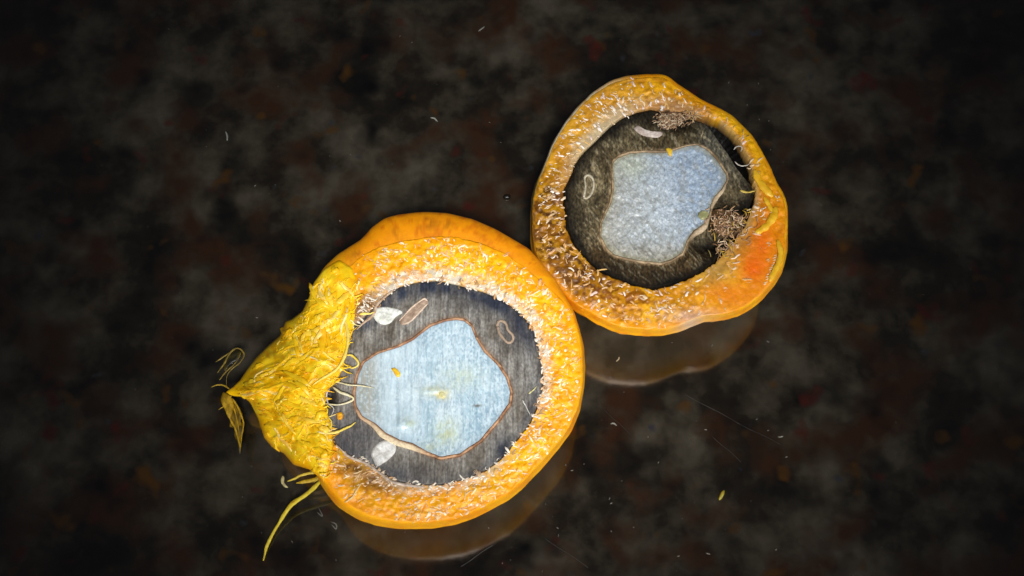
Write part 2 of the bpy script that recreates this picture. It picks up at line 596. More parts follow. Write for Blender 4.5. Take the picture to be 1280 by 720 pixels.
def pulp_col_l(x, y, t, A):
    px, py = HL.px(x, y)
    n = fbm(x * 380, y * 380, 0); n2 = fbm(x * 1300, y * 1300, 3)
    c = mixc(np.broadcast_to(lin('fca902'), x.shape + (3,)), lin('ffc008'), sstep(.38, .62, n))
    c = mixc(c, lin('ee9002'), 0.8 * sstep(.55, .75, n2))
    c = mixc(c, lin('fba406'), 0.8 * sstep(.75, .95, t) + 0 * n)
    low = sstep(570, 630, py)
    c = mixc(c, lin('e08a0a'), 0.6 * low * sstep(.45, .6, n))
    c = mixc(c, lin('b9874a'), .55 * sstep(.5, .05, t) * sstep(.55, .7, fbm(x * 1700, y * 1700, 6)))
    pale = sstep(.36, .05, t + 0.4 * (n2 - .5)) * (0.9 * sstep(545, 470, py) + 0.55 * sstep(545, 600, py) * sstep(430, 470, px))
    c = mixc(c, lin('d9cdb8'), pale * (.45 + .8 * sstep(.4, .6, fbm(x * 1500, y * 1500, 0))))
    br = gauss(px, py, 430, 592, 22, 14) + gauss(px, py, 462, 608, 30, 13) * .9 + 1.0 * gauss(px, py, 462, 382, 14, 12) + .6 * gauss(px, py, 446, 400, 9, 18)
    c = mixc(c, lin('6e4a20'), np.clip(br, 0, 1) * sstep(.85, .2, t) * (.5 + .8 * n2))
    return c


def pulp_h_l(x, y, t, A):
    n = fbm(x * 900, y * 900, 2); n3 = fbm(x * 2200, y * 2200, 5, 2)
    e = min(t * 6, 1.0) * min((1 - t) * 14, 1)
    return e * (0.0006 * (n - .5) + 0.00014 * (n3 - .5)) + 0.00025 * math.sin(math.pi * t) + 0.00003


rag = 0.0004 * (fbm(np.cos(HL.A) * 30 + 40, np.sin(HL.A) * 30 + 40, 2, 3) - .5)
HL.plate('pulp', HL.Rr, HL.Rp + 0.00012 + rag * .8, 40, M_PULP, pulp_col_l, pulp_h_l, .0042, floor=lin('0c0907'))  # near-black floor: shade below the gap put into the colour


def shell_col_l(x, y, t, A):
    px, py = HL.px(x, y)
    n = fbm(x * 300, y * 120, 0); n2 = fbm(x * 900, y * 500, 4)
    c = mixc(np.broadcast_to(lin('6e685f'), x.shape + (3,)), lin('8d8a84'), sstep(.3, .7, n))
    c = mixc(c, lin('4f473d'), .6 * sstep(.5, .75, n2))
    c = mixc(c, lin('6e6c6c'), .6 * sstep(430, 480, py) * 0 + .5 * sstep(520, 440, px) * sstep(400, 560, py))
    edge = sstep(.60, .86, t + .25 * (n - .5))
    edge = edge * (.6 + .8 * n2)
    c = mixc(c, lin('333a48'), np.clip(edge * (.35 + .55 * sstep(470, 350, py)), 0, 1) * (.45 + .75 * sstep(.3, .6, fbm(x * 700, y * 260, 3))))
    for sx, sy, w, hh, k in ((650, 408, 15, 22, .8), (560, 359, 60, 10, .65), (628, 563, 8, 14, .95), (612, 378, 30, 10, .7), (662, 505, 8, 26, .35), (440, 545, 26, 14, .5), (500, 590, 40, 8, .4)):
        c = mixc(c, lin('1c2233'), k * gauss(px, py, sx, sy, w, hh))
    c = mixc(c, lin('17130f'), .95 * gauss(px, py, 413, 495, 7, 10))  # shade of the hollow painted into the shell colour
    c = mixc(c, lin('7d5c3e'), .5 * sstep(.12, .0, t))
    return c


def shell_h_l(x, y, t, A):
    px, py = HL.px(x, y)
    return -0.00030 + 0.00012 * (fbm(x * 2600, y * 350, 1, 3) - .5) - 0.0015 * gauss(px, py, 412, 496, 6, 9) - 0.0003 * sstep(.96, 1, t)


HL.plate('shell', HL.Rn - 0.00006, HL.Rk + 0.00004, 40, M_SHELL_L, shell_col_l, shell_h_l)

wc = PXM * (2.6 + 1.0 * fbm(np.cos(HL.A) * 9 + 20, np.sin(HL.A) * 9 + 20, 1))
ckx, cky = HL.px(*HL.xy(HL.Rk, HL.A))
thick = gauss(ckx, cky, 484, 545, 13) + gauss(ckx, cky, 510, 556, 14) + .4 * gauss(ckx, cky, 460, 527, 14)
wc_out = PXM * 5.0 * np.clip(thick, 0, 1)


def coat_col_l(x, y, t, A):
    n = fbm(x * 900, y * 900, 6)
    c = mixc(np.broadcast_to(lin('8a5f40'), x.shape + (3,)), lin('c39670'), sstep(.35, .65, n))
    tk = np.clip(thick, 0, 1)
    c = mixc(c, lin('e6d2ae'), tk * sstep(.1, .4, t))
    c = mixc(c, lin('7a5038'), .7 * sstep(.35, .0, t))
    return c


HL.plate('seed_coat', HL.Rk + wc_out, HL.Rk - wc, 6, M_COAT, coat_col_l,
         lambda x, y, t, A: 0.00016 * math.sin(math.pi * (0.12 + 0.76 * t)) + 0.00008 * (fbm(x * 1800, y * 1800, 2) - .5) - 0.0001, 0.001)


def kern_col_l(x, y, t, A):
    px, py = HL.px(x, y)
    n = fbm(x * 260, y * 160, 5); st = fbm(x * 2400, y * 180, 2, 3)
    c = mixc(np.broadcast_to(lin('b2ccd9'), x.shape + (3,)), lin('c8dde8'), sstep(.3, .7, n))
    c = mixc(c, lin('7fa6c0'), .55 * sstep(.5, .75, fbm(x * 1500, y * 700, 3)) * sstep(540, 620, px))
    c = mixc(c, lin('a8a496'), .85 * sstep(490, 456, px + 14 * (n - .5)))
    c = mixc(c, lin('dde8ee'), .45 * gauss(px, py, 535, 500, 30, 18) * sstep(.35, .6, n))
    c = mixc(c, lin('6f8ea6'), .55 * sstep(.56, .64, fbm(x * 2600, y * 2000, 3, 2)) * sstep(.62, .95, t) * (px > 520))
    c = mixc(c, lin('87a5b5'), .45 * sstep(.5, .7, st))
    c = mixc(c, lin('7f9db2'), .5 * sstep(.56, .66, fbm(x * 4600, y * 2200, 6, 2)) * sstep(480, 600, px + 40 * n))
    c = mixc(c, lin('d6e6ee'), .5 * sstep(.57, .67, fbm(x * 4400, y * 2200, 1, 2)))
    for sx, sy, w, hh, k, cc in ((552, 493, 6, 4, .8, 'dbc67a'), (547, 488, 14, 5, .5, 'ccd0a8'), (558, 540, 10, 12, .5, 'c5ca92'), (577, 470, 18, 10, .45, 'c4d0bb'),
                                 (512, 528, 6, 5, .4, 'c0cba0'), (597, 507, 4, 1.2, .7, '6a6258'), (535, 560, 8, 5, .35, 'c8cc9c')):
        c = mixc(c, lin(cc), k * gauss(px, py, sx, sy, w, hh) * (.6 + .8 * sstep(.4, .6, fbm(x * 1700, y * 1700, 7))))
    c = mixc(c, lin('a4bccb'), .5 * sstep(.93, 1, t))
    return c


def kern_h_l(x, y, t, A):
    px, py = HL.px(x, y)
    b = gauss(px, py, 503, 530, 7, 5)
    return -0.00022 + 0.00010 * (fbm(x * 2300, y * 260, 6, 3) - .5) + 0.00010 * (fbm(x * 1500, y * 1200, 1, 3) - .5) + 0.0004 * b + .0002 * gauss(px, py, 545, 488, 12, 3)


HL.plate('kernel', HL.Rk - wc - 0.00002, np.full(HL.N, 0.00008), 90, M_KERN_L, kern_col_l, kern_h_l, 0.001, True)


def pulp_flecks(h, n, colour, keep, size=1.0, orient=None, tmin=-.012, tmax=.97, seed=1, gap=5.0):
    r_ = np.random.default_rng(seed)
    out = []; grid = {}
    for _ in range(n * 60):
        if len(out) >= n * 2.4:
            break
        a = r_.uniform(0, 2 * math.pi); t = r_.uniform(tmin, tmax)
        ri, ro = h.at(h.Rp, a), h.at(h.Rr, a)
        if r_.random() > (ro - ri) / 0.012:
            continue
        r = ri + (ro - ri) * t
        x, y = h.xy(r, a)
        px, py = h.px(np.array(x), np.array(y))
        k = keep(float(px), float(py), t, a)
        if r_.random() > k:
            continue
        g = gap * (.55 if t < .28 else r_.choice([.3, .6, .9, 1.1, 1.3])); gi, gj = int(px // 8), int(py // 8)
        if any((float(px) - u) ** 2 + (float(py) - v) ** 2 < g * g for a_ in (-1, 0, 1) for b_ in (-1, 0, 1) for u, v in grid.get((gi + a_, gj + b_), ())):
            continue
        grid.setdefault((gi, gj), []).append((float(px), float(py)))
        an = orient(float(px), float(py), a, r_) if orient else a + r_.normal(0, .8)
        thin = r_.random() < .12
        ln = PXM * size * (r_.gamma(4, 1.7) if thin else 3.2 + r_.gamma(3, .9))
        rd = PXM * size * (r_.uniform(.5, .8) if thin else r_.uniform(.8, 1.55))
        cf = colour(float(px), float(py), t, r_)
        if not thin:
            m = r_.uniform(.55, 1.3); ln *= m; rd *= r_.uniform(.6, 1.2) * m ** .3
        out.append((x, y, 0, an, min(ln, PXM * 14), rd, r_.normal(0, .8 if thin else .45), cf, t, a))
        if not thin:                                              # splinters that lie against it
            for _k in range(r_.integers(0, 4)):
                u = r_.normal(0, .35 * ln); w = r_.normal(0, 1.5 * rd)
                xx = x + u * math.cos(an) - w * math.sin(an); yy = y + u * math.sin(an) + w * math.cos(an)
                out.append((xx, yy, 0, an + r_.normal(0, .5), ln * r_.uniform(.4, 1.0), rd * r_.uniform(.3, .65), r_.normal(0, .9), cf * r_.uniform(.75, 1.1), t, a))
    return out


def on_face(h, spots, hf):
    res = []
    for x, y, _, an, ln, rd, cv, col, t, a in spots:
        z = h.zf + float(hf(np.array([x]), np.array([y]), min(max(t, 0.0), 1.0), np.array([a]))[0])
        res.append((x, y, z - .55 * rd, an, ln, rd, cv, col))
    return res


CRE = [lin(c) for c in ('fff0d2', 'fbe2b0', 'f4d09a', 'ffe9bc', 'efcfac', 'fac95e', 'dfae80', 'fbe8cc', 'f3c48c')]


def fcol_l(px, py, t, r_):
    c = CRE[r_.integers(len(CRE))]
    if t < .3:
        c = mixc(c, lin('f2eee6' if r_.random() < .75 else 'a07a58'), np.array(.75))
    if r_.random() < .25:
        c = mixc(c, lin('e0a35e'), np.array(.6))
    if py > 580 and px < 520:
        c = mixc(c, lin('cfa877'), np.array(.5))
    return c


def keep_l(px, py, t, a):
    k = .85
    if t > .88:
        k *= .45
    if px < 470 and py < 420:
        k *= .35
    k *= .35 + .9 * float(sstep(.35, .6, fbm(np.array(px * .06), np.array(py * .06), 1, 2)))
    if t < .25 and py < 520:
        k = 1.0
    return k


def orient_l(px, py, a, r_):
    if py > 560:
        return r_.normal(.5, .7) + (math.pi if r_.random() < .5 else 0)
    return a + r_.normal(0.35, .75)


fl = on_face(HL, pulp_flecks(HL, 1250, fcol_l, keep_l, 1.15, orient_l, seed=3, gap=5.6), pulp_h_l)
fleck_bag(HL, fl, M_FLECK, 'pulp_fibre', 230)

# pale strand sections in the shell
def blob(h, name, pts, z, thick_, col, mat=M_PORE, wob=0.08):
    """a low solid island with the traced outline pts"""
    q = np.array([P(x, y, z)[:2] for x, y in pts]); c = q.mean(0)
    q2 = spline(np.vstack([np.c_[q, np.zeros(len(q))], [[*q[0], 0]]]), 33)[:-1, :2]
    V = []; N = len(q2)
    for k, (s_, dz) in enumerate(((1.0, -thick_), (1.0, thick_ * .4), (.82, thick_ * .85), (.5, thick_), (.15, thick_ * .95))):
        for i, v in enumerate(q2):
            w = c + (v - c) * s_
            V.append((w[0], w[1], z + dz + (thick_ * wob * 4 * (vnoise(w[0] * 2500, w[1] * 2500, 3) - .5) if k else 0)))
    V = np.array(V)
    F = ring_faces(5, N).tolist()
    F.append([4 * N + j for j in range(N)])
    F.append(list(range(N))[::-1])
    n = fbm(V[:, 0] * 1200, V[:, 1] * 1200, 5)
    C = mixc(np.broadcast_to(lin(col[0]), V.shape), lin(col[1]), sstep(.35, .65, n))
    return mesh_obj(name, V, F, mat, h.root, C)


def strand(h, name, pts, z, rad, col, mat=M_PORE, n=16, flat=.6, sides=7, closed=False, lift=None):
    p = np.array([P(x, y, z) for x, y in pts]) if lift is None else np.array([P(x, y, z + l) for (x, y), l in zip(pts, lift)])
    p = spline(p, n)
    tt = np.linspace(0, 1, n)
    r = PXM * rad * (np.ones(n) if closed else np.clip(1.25 * np.sqrt(np.sin(math.pi * (0.03 + .94 * tt))), 0, 1))
    if 'fibre' in name and name != 'fibre_bundle':
        r = r * (1.15 - .65 * tt)
    r = r * (1 + .55 * (vnoise(tt * 13 + p[0, 0] * 5000, tt * 5 + rad, 2) - .5))
    p[:, :2] += PXM * .9 * np.stack([vnoise(tt * 8 + p[0, 0] * 9000, tt * 0 + 3.3, 1) - .5, vnoise(tt * 8 + p[0, 1] * 9000, tt * 0 + 8.3, 4) - .5], -1)
    V, F = tube(p, r, sides, flat)
    nn = vnoise(V[:, 0] * 3000, V[:, 1] * 3000, 1)
    C = mixc(np.broadcast_to(lin(col[0]), V.shape), lin(col[1]), nn)
    return mesh_obj(name, V, F, mat, h.root if h else None, C)


ZS = ZL - 0.00032
blob(HL, 'fibre_bundle', [(467, 386), (475, 384), (486, 384), (498, 387), (503, 391), (495, 396), (489, 403), (481, 406), (472, 403), (467, 396)], ZS, 0.00030, ('d4d6cc', 'f2f3ee'))
blob(HL, 'fibre_bundle', [(468, 558), (478, 551), (490, 552), (495, 559), (493, 567), (485, 575), (478, 580), (471, 583), (467, 576), (464, 568)], ZS, 0.00030, ('c4c2bd', 'ecebe8'))
blob(HL, 'fibre_bundle', [(499, 400), (512, 386), (526, 374), (532, 373), (535, 379), (524, 390), (510, 404), (502, 406)], ZS, 0.00016, ('8c7462', 'b39b86'))
for pts in ([(499, 401), (513, 386), (529, 374), (534, 376)], [(503, 405), (512, 402), (525, 389), (535, 379)]):
    strand(HL, 'fibre_bundle', pts, ZS + .0001, 1.3, ('cbb09a', 'e2cdb8'))
strand(HL, 'fibre_bundle', [(622, 408), (623, 402), (628, 401), (633, 406), (635, 413), (641, 420), (640, 427), (634, 428), (628, 422), (624, 415), (622, 408)], ZS + .00008, 1.7, ('98826f', 'b39d88'), n=26, closed=True)
# pale seam running along the lower edge and the upper left edge of the shell
strand(HL, 'shell_seam', [(420, 556), (437, 571), (456, 578), (473, 590), (490, 602), (512, 607), (532, 609)], ZL + .0001, 1.8, ('8f7763', 'd9cabb'), n=30)
strand(HL, 'shell_seam', [(446, 412), (454, 404), (466, 394), (470, 383), (480, 372), (494, 361)], ZL + .0001, 1.7, ('9b7a5c', 'd8bfa6'), n=24)
# stray fibres that lie on the cut nut
strand(HL, 'stray_fibre', [(661, 492), (666, 488), (671, 483)], ZL + .0002, 1.1, ('b8b07a', 'd9d49a'), M_FLECK)
strand(HL, 'stray_fibre', [(653, 500), (657, 507), (663, 519)], ZL + .0002, .9, ('b9b9b4', 'dddad0'), M_FLECK)
strand(HL, 'stray_fibre', [(574, 593), (580, 599), (586, 597)], ZL + .0003, 1.0, ('d8d2c6', 'f0e8da'), M_FLECK)
# yellow crumbs stuck to the kernel
blob(HL, 'pulp_crumb', [(489, 461), (494, 460), (500, 466), (500, 470), (496, 471), (493, 467)], ZL - .0001, .0003, ('d9a313', 'f3c32c'), M_SHRED)
blob(HL, 'pulp_crumb', [(548, 491), (553, 489), (557, 494), (554, 498), (550, 496)], ZL - .0002, .0002, ('cdc489', 'd6d3a8'), M_SHRED)
blob(HL, 'pulp_crumb', [(421, 517), (426, 515), (429, 519), (427, 524), (422, 524)], ZL - .0001, .0004, ('e29a05', 'f3b514'), M_SHRED)

# ---- torn pulp at the stem end
CHUNK = [(282, 490), (291, 484), (300, 475), (310, 460), (320, 447), (335, 432), (350, 419), (354, 408), (357, 401), (364, 399), (378, 389), (385, 375), (391, 355), (405, 337), (424, 325),
         (440, 335), (447, 352), (444, 372), (444, 390), (443, 402), (441, 416), (434, 430), (431, 446), (430, 458), (424, 470), (418, 480), (407, 490), (406, 505), (409, 515),
         (414, 530), (416, 545), (417, 558), (414, 575), (410, 592), (405, 602), (398, 596), (387, 587), (367, 581), (355, 567), (340, 559),
         (330, 547), (322, 522), (312, 502), (302, 496), (290, 495)]
ZC0 = 0.0130


def chunk_edge_z(px):
    return ZC0 + (ZL + 0.0004 - ZC0) * sstep(335, 405, px)


CC_PX = (382, 482)
cc = P(*CC_PX, ZL)
NA = 300
dense = []
for i in range(len(CHUNK)):
    a, b = CHUNK[i], CHUNK[(i + 1) % len(CHUNK)]
    for f in np.linspace(0, 1, 10, endpoint=False):
        dense.append((a[0] * (1 - f) + b[0] * f, a[1] * (1 - f) + b[1] * f))
dense = np.array(dense)
an = np.unwrap(np.arctan2(-(dense[:, 1] - CC_PX[1]), dense[:, 0] - CC_PX[0]))
AA = np.linspace(0, 2 * math.pi, NA, endpoint=False)
am = an % (2 * math.pi); so = np.argsort(am)
CR = np.interp(AA, am[so], np.hypot(dense[:, 0] - CC_PX[0], dense[:, 1] - CC_PX[1])[so], period=2 * math.pi)


def chunk_top(px, py):
    """height of the torn surface over photograph pixel px, py and how deep inside the outline (0 edge, 1 centre)"""
    px = np.asarray(px, float); py = np.asarray(py, float)
    a = np.arctan2(-(py - CC_PX[1]), px - CC_PX[0]) % (2 * math.pi)
    r = np.hypot(px - CC_PX[0], py - CC_PX[1])
    t = np.clip(r / np.interp(a, AA, CR, period=2 * math.pi), 0, 1)
    ze = chunk_edge_z(px)
    H = 0.0012 + 0.0072 * sstep(400, 345, px) * sstep(284, 330, px)
    dome = np.sqrt(np.clip(1 - t ** 2.6, 0, 1))
    rt = np.hypot(px - 255, py - 490); th = np.arctan2(py - 490, px - 255)
    th = th + .35 * (fbm(px * .02, py * .02, 7, 2) - .5)
    ridged = 1 - np.abs(2 * fbm(th * 11 + 40, rt * .018, 2, 2) - 1)
    lump = (fbm(px * .035, py * .035, 5, 2) - .5) * 2.8 + (ridged - .75) * 1.3 + (fbm(th * 30 + 40, rt * .05, 1, 2) - .5) * .8
    return ze + H * dome + 0.0006 * lump * np.minimum(1, (1 - t) * 5), t


M_R = 46
V = []; C = []
for k in range(M_R):
    t = 1 - k / (M_R - 1) * 0.995
    px = CC_PX[0] + CR * t * np.cos(AA); py = CC_PX[1] - CR * t * np.sin(AA)
    z, _ = chunk_top(px, py)
    row = np.array([P(a, b, c) for a, b, c in zip(px, py, z)])
    V.append(row)
    n = fbm(px * .05, py * .05, 3); n2 = fbm(px * .2, py * .2, 6)
    c = mixc(np.broadcast_to(lin('ffc808'), px.shape + (3,)), lin('ffdc28'), sstep(.35, .65, n))
    c = mixc(c, lin('f8ac06'), .7 * sstep(.52, .72, n2))
    c = mixc(c, lin('ee9d04'), .7 * sstep(.9, 1, t) * sstep(500, 560, py))
    c = mixc(c, lin('c98a10'), .5 * sstep(.62, .75, fbm(px * .11, py * .11, 0)))
    C.append(c)
# underside
under = []
for k, (f, dz) in enumerate(((.97, -.0018), (.86, -.0045), (.66, -.0068), (.35, -.0080), (.05, -.0083))):
    px = CC_PX[0] + CR * f * np.cos(AA); py = CC_PX[1] - CR * f * np.sin(AA)
    ze = np.minimum(chunk_edge_z(px), .0185)
    row = np.array([P(a, b, c + dz) for a, b, c in zip(px, py, ze)])
    under.append(row); C.insert(0, np.broadcast_to(lin('e09a10'), row.shape))
    V.insert(0, row)
F = ring_faces(len(V), NA).tolist()
F.append([(len(V) - 1) * NA + j for j in range(NA)])
F.append(list(range(NA))[::-1])
torn = mesh_obj('torn_pulp', np.vstack(V), F, M_SHRED, left, np.vstack(C))

SHC = [lin(c) for c in ('ffdc34', 'ffd01c', 'ffe668', 'fcb80c', 'ffd728', 'fcc814', 'fdeea8', 'ffd018')]


def shred(px, py, ang, ln, wd, curve, col, kink=0.0, hover=.0001):
    n = 9
    tt = np.linspace(-.5, .5, n)
    d = np.array([math.cos(ang), -math.sin(ang)]); s = np.array([-d[1], d[0]])
    q = np.array([px, py]) + tt[:, None] * ln * d + (curve * ln * (.25 - tt ** 2) + kink * np.sin(tt * 9))[:, None] * s
    z, t = chunk_top(q[:, 0], q[:, 1])
    z = z + hover + PXM * min(.10 * wd, .6) * (1 - (2 * tt) ** 2)
    p = np.array([P(a, b, c) for (a, b), c in zip(q, z)])
    r = PXM * wd * np.clip(1.15 - np.abs(2 * tt) ** 2.2, .12, 1) * (1 + .35 * (rng.random(n) - .5))
    p[:, 2] += PXM * rng.normal(0, .5, n)
    V, F = tube(p, r, 8, .22 if wd > 2 else .5)
    n_ = fbm(V[:, 0] * 1500, V[:, 1] * 1500, 4)
    C = mixc(np.broadcast_to(col, V.shape), col * np.array([.98, .80, .5]), sstep(.45, .75, n_))
    return V, F, C


r5 = np.random.default_rng(21)
cnt = 0
bag = Bag()
while cnt < 420:
    px, py = r5.uniform(284, 446), r5.uniform(330, 600)
    a = math.atan2(-(py - CC_PX[1]), px - CC_PX[0]) % (2 * math.pi)
    tr = math.hypot(px - CC_PX[0], py - CC_PX[1]) / np.interp(a, AA, CR, period=2 * math.pi)
    if tr > .93:
        continue
    base = math.atan2(-(py - 489), px - 262)
    ang = base + r5.normal(0, .25 if px < 345 else .75)
    if px > 400 and py < 430:
        ang = r5.normal(1.5, .5)
    big = cnt < 130
    thin = cnt % 3 == 0
    ln = r5.uniform(16, 44) if big else r5.uniform(6, 18)
    ln *= min(1, (1.02 - tr) * 3.5 + .15)
    wd = (r5.uniform(.8, 1.6) if thin else r5.uniform(1.8, 4.2)) if big else r5.uniform(.4, 1.0)
    col = SHC[r5.integers(len(SHC))] if thin else mixc(SHC[r5.integers(len(SHC))], lin('fecf1e'), np.array(.6))
    V, F, C = shred(px, py, ang, ln, wd, r5.normal(0, .35), col, r5.normal(0, 1.0))
    if big:
        mesh_obj('pulp_shred', V, F, M_SHRED, left, C)
    else:
        bag.add(V, F, C)
    cnt += 1
for k in range(70):                                              # frayed ends along the tear
    px, py = [(441, 405), (436, 424), (432, 440), (428, 460), (418, 478), (408, 492), (408, 510), (414, 530), (416, 548), (413, 570), (408, 590), (443, 380), (446, 360)][k % 13]
    px += r5.normal(-2, 4); py += r5.normal(0, 7)
    l = r5.uniform(6, 17); a = r5.normal(0, .9) + (1.2 if py < 440 else 0) * (1 if k % 2 else -1)
    q = np.array([[px + l * (f - .35) * math.cos(a) + 1.5 * math.sin(f * 5 + k), py - l * (f - .35) * math.sin(a) + 1.2 * math.cos(f * 6 + k), f] for f in np.linspace(0, 1, 7)])
    V, F = tube(np.array([P(u[0], u[1], ZL + .0014 - .0009 * u[2] + .0004 * math.sin(u[2] * 3)) for u in q]), PXM * r5.uniform(.5, 1.3) * np.linspace(1.2, .3, 7), 5)
    bag.add(V, F, SHC[r5.integers(len(SHC))])
bag.build('pulp_shred', M_SHRED, left)

# loose ends of fibre that curl off the torn pulp over the cut nut
YF = ('f0cf3a', 'fbe482'); PF = ('d9cc8e', 'f1ead0')
H_ = .0007
strand(HL, 'curled_fibre', [(428, 392), (434, 412), (435, 428), (430, 447), (420, 462), (400, 475), (390, 482)], ZL, 2.3, YF, M_FLECK, 26, .8, 7, lift=(.001, .0014, .0018, .002, .002, .0021, .002))
strand(HL, 'curled_fibre', [(433, 444), (440, 444), (447, 451), (447, 457), (440, 460), (430, 456)], ZL, 1.5, YF, M_FLECK, 22, .8, 7, lift=(.001, .0012, .0012, .001, .001, .001))
strand(HL, 'curled_fibre', [(420, 478), (438, 481), (452, 482), (467, 485)], ZL, 1.1, PF, M_FLECK, 16, .8, 7, lift=(.001, .0012, .001, .0002))
strand(HL, 'curled_fibre', [(416, 484), (425, 490), (435, 494), (442, 498), (437, 502), (422, 506), (404, 504)], ZL, 1.6, PF, M_FLECK, 26, .8, 7, lift=(.001, .0014, .0014, .0012, .0012, .0012, .001))
strand(HL, 'curled_fibre', [(400, 541), (418, 541), (433, 535), (445, 528)], ZL, 1.8, YF, M_FLECK, 18, .8, 7, lift=(.0014, .0014, .001, .0006))
strand(HL, 'curled_fibre', [(412, 486), (408, 494), (410, 504), (417, 511), (413, 522)], ZL, 1.0, ('b4b0aa', 'dedad2'), M_FLECK, 18, .8, 7, lift=(.0004, .0005, .0005, .0004, .0004))
strand(HL, 'curled_fibre', [(449, 393), (456, 392), (462, 392), (468, 390)], ZL, 1.6, YF, M_FLECK, 12, .8, 7, lift=(.0006, .0006, .0005, .0004))
strand(HL, 'curled_fibre', [(409, 545), (413, 536), (414, 527), (410, 521)], ZL, 1.2, YF, M_FLECK, 14, .8, 7, lift=(.001, .001, .001, .001))
strand(HL, 'curled_fibre', [(431, 628), (440, 622), (446, 612), (452, 603)], ZL, 1.5, ('d9b069', 'efd49a'), M_FLECK, 14, .8, 7, lift=(.0005, .0008, .0008, .0004))

# dry papery scraps and strands at the stem end, below the torn pulp
OL = ('5d4c18', 'a88f38'); OLD = ('8f7210', 'd0aa2c')
strand(HL, 'stem_fibre', [(272, 466), (280, 455), (286, 443), (294, 436), (301, 437), (305, 444), (300, 453), (291, 460), (284, 470), (283, 484)], .009, 1.3, OL, M_FLECK, 40, .6, 7)
strand(HL, 'stem_fibre', [(274, 475), (283, 464), (291, 457), (298, 448), (301, 440)], .0085, .9, OL, M_FLECK, 24, .6, 7)
strand(HL, 'stem_fibre', [(270, 452), (279, 446), (288, 440), (297, 434)], .0088, 1.0, OL, M_FLECK, 20, .6, 7)
blob(HL, 'stem_scale', [(279, 452), (286, 441), (295, 437), (302, 441), (297, 450), (288, 456), (281, 464)], .0080, .0002, ('1d1a0c', '4b4218'), M_SHRED)
blob(HL, 'stem_scale', [(283, 495), (291, 499), (296, 508), (303, 516), (301, 527), (305, 536), (301, 549), (300, 567), (297, 552), (293, 546), (294, 536), (287, 533), (288, 522), (281, 512)], .0066, .0003, ('4a3a0c', '8f7218'), M_SHRED)
blob(HL, 'stem_scale', [(279, 490), (287, 494), (292, 503), (291, 515), (287, 524), (281, 512), (276, 500)], .0074, .0003, ('8a6c10', 'c9a328'), M_SHRED)
strand(HL, 'stem_fibre', [(284, 493), (294, 503), (300, 515), (304, 529), (302, 546), (300, 564)], .0070, 1.3, OLD, M_FLECK, 30, .6, 7)
strand(HL, 'stem_fibre', [(284, 508), (288, 524), (294, 536), (298, 549), (300, 560)], .0070, 1.5, OLD, M_FLECK, 30, .6, 7)
strand(HL, 'stem_fibre', [(288, 500), (294, 516), (297, 530), (299, 544)], .0072, 1.0, OLD, M_FLECK, 24, .6, 7)
strand(HL, 'stem_fibre', [(290, 494), (285, 499), (280, 507), (273, 512)], .0075, 1.4, OLD, M_FLECK, 20, .6, 7)
strand(HL, 'stem_fibre', [(287, 486), (280, 482), (272, 481), (264, 484)], .0090, 1.2, OLD, M_FLECK, 20, .6, 7)
strand(HL, 'hanging_fibre', [(404, 597), (397, 605), (391, 611), (380, 620), (365, 630), (357, 640), (350, 652), (342, 665), (334, 682), (331, 692), (329, 701)],
       0, 3.0, ('c9ac12', 'ead64a'), M_FLECK, 48, .6, 8, lift=(.0120, .0095, .0080, .0062, .0046, .0034, .0024, .0016, .0010, .0007, .0006))
strand(HL, 'hanging_fibre', [(398, 590), (388, 591), (377, 594), (367, 599), (359, 602)], .0085, 2.2, ('b89a1d', 'e5cc4a'), M_FLECK, 20, .6, 7)
strand(HL, 'hanging_fibre', [(402, 596), (392, 600), (380, 602), (370, 604)], .0080, 3.2, ('a98814', 'd9b92a'), M_FLECK, 20, .5, 7)
strand(HL, 'hanging_fibre', [(354, 595), (353, 601), (356, 607), (360, 609)], .0075, 2.4, ('9a8c55', 'd8cf9a'), M_FLECK, 14, .5, 7)
strand(HL, 'hanging_fibre', [(371, 626), (366, 628), (363, 627)], .0052, 1.0, ('a8820f', 'd0a82a'), M_FLECK, 10, .6, 7)

# ================================================================== RIGHT HALF (smaller, darker pulp, chipped nut)
ZR = 0.0208
cr = P(822, 258, ZR)
right = thing('palm_fruit', 'smaller palm fruit half with browned pulp and chipped dark nut, lying behind the torn one', 'fruit', (cr[0], cr[1], 0),
              'cut palm fruit halves on the stone')
HR = Half(right, ZR, (822, 258), R_SIL, None, R_SHELL, R_NUT, R_KERN, 0.0028)


def skin_col_r(x, y, z, v):
    px, py = HR.px(x, y)
    n = fbm(x * 420, y * 420 + z * 300, 1)
    c = mixc(np.broadcast_to(lin('e89505'), x.shape + (3,)), lin('f3ab0a'), sstep(.35, .65, n))
    c = mixc(c, lin('a8863a'), .75 * sstep(760, 690, px) * sstep(330, 220, py) + .35 * sstep(330, 220, py) * (px < 800))
    c = mixc(c, lin('c99a12'), .5 * sstep(880, 920, px) * sstep(200, 150, py))
    c = mixc(c, lin('cdbb9c'), .82 * sstep(.06, .42, v + 0 * px))  # pale lower cup: brightness of its reflection put into the skin colour
    c = mixc(c, lin('c2b3a0'), .7 * gauss(px, py, 868, 402, 22, 6) * (v < .05))
    c = mixc(c, lin('8a6a20'), .6 * gauss(px, py, 672, 300, 12, 30))
    c = mixc(c, lin('d8cdb4'), .75 * sstep(800, 730, px) * sstep(240, 180, py) * (v == 0) * sstep(.3, .5, n))
    return c


HR.skin(M_SKIN, skin_col_r)


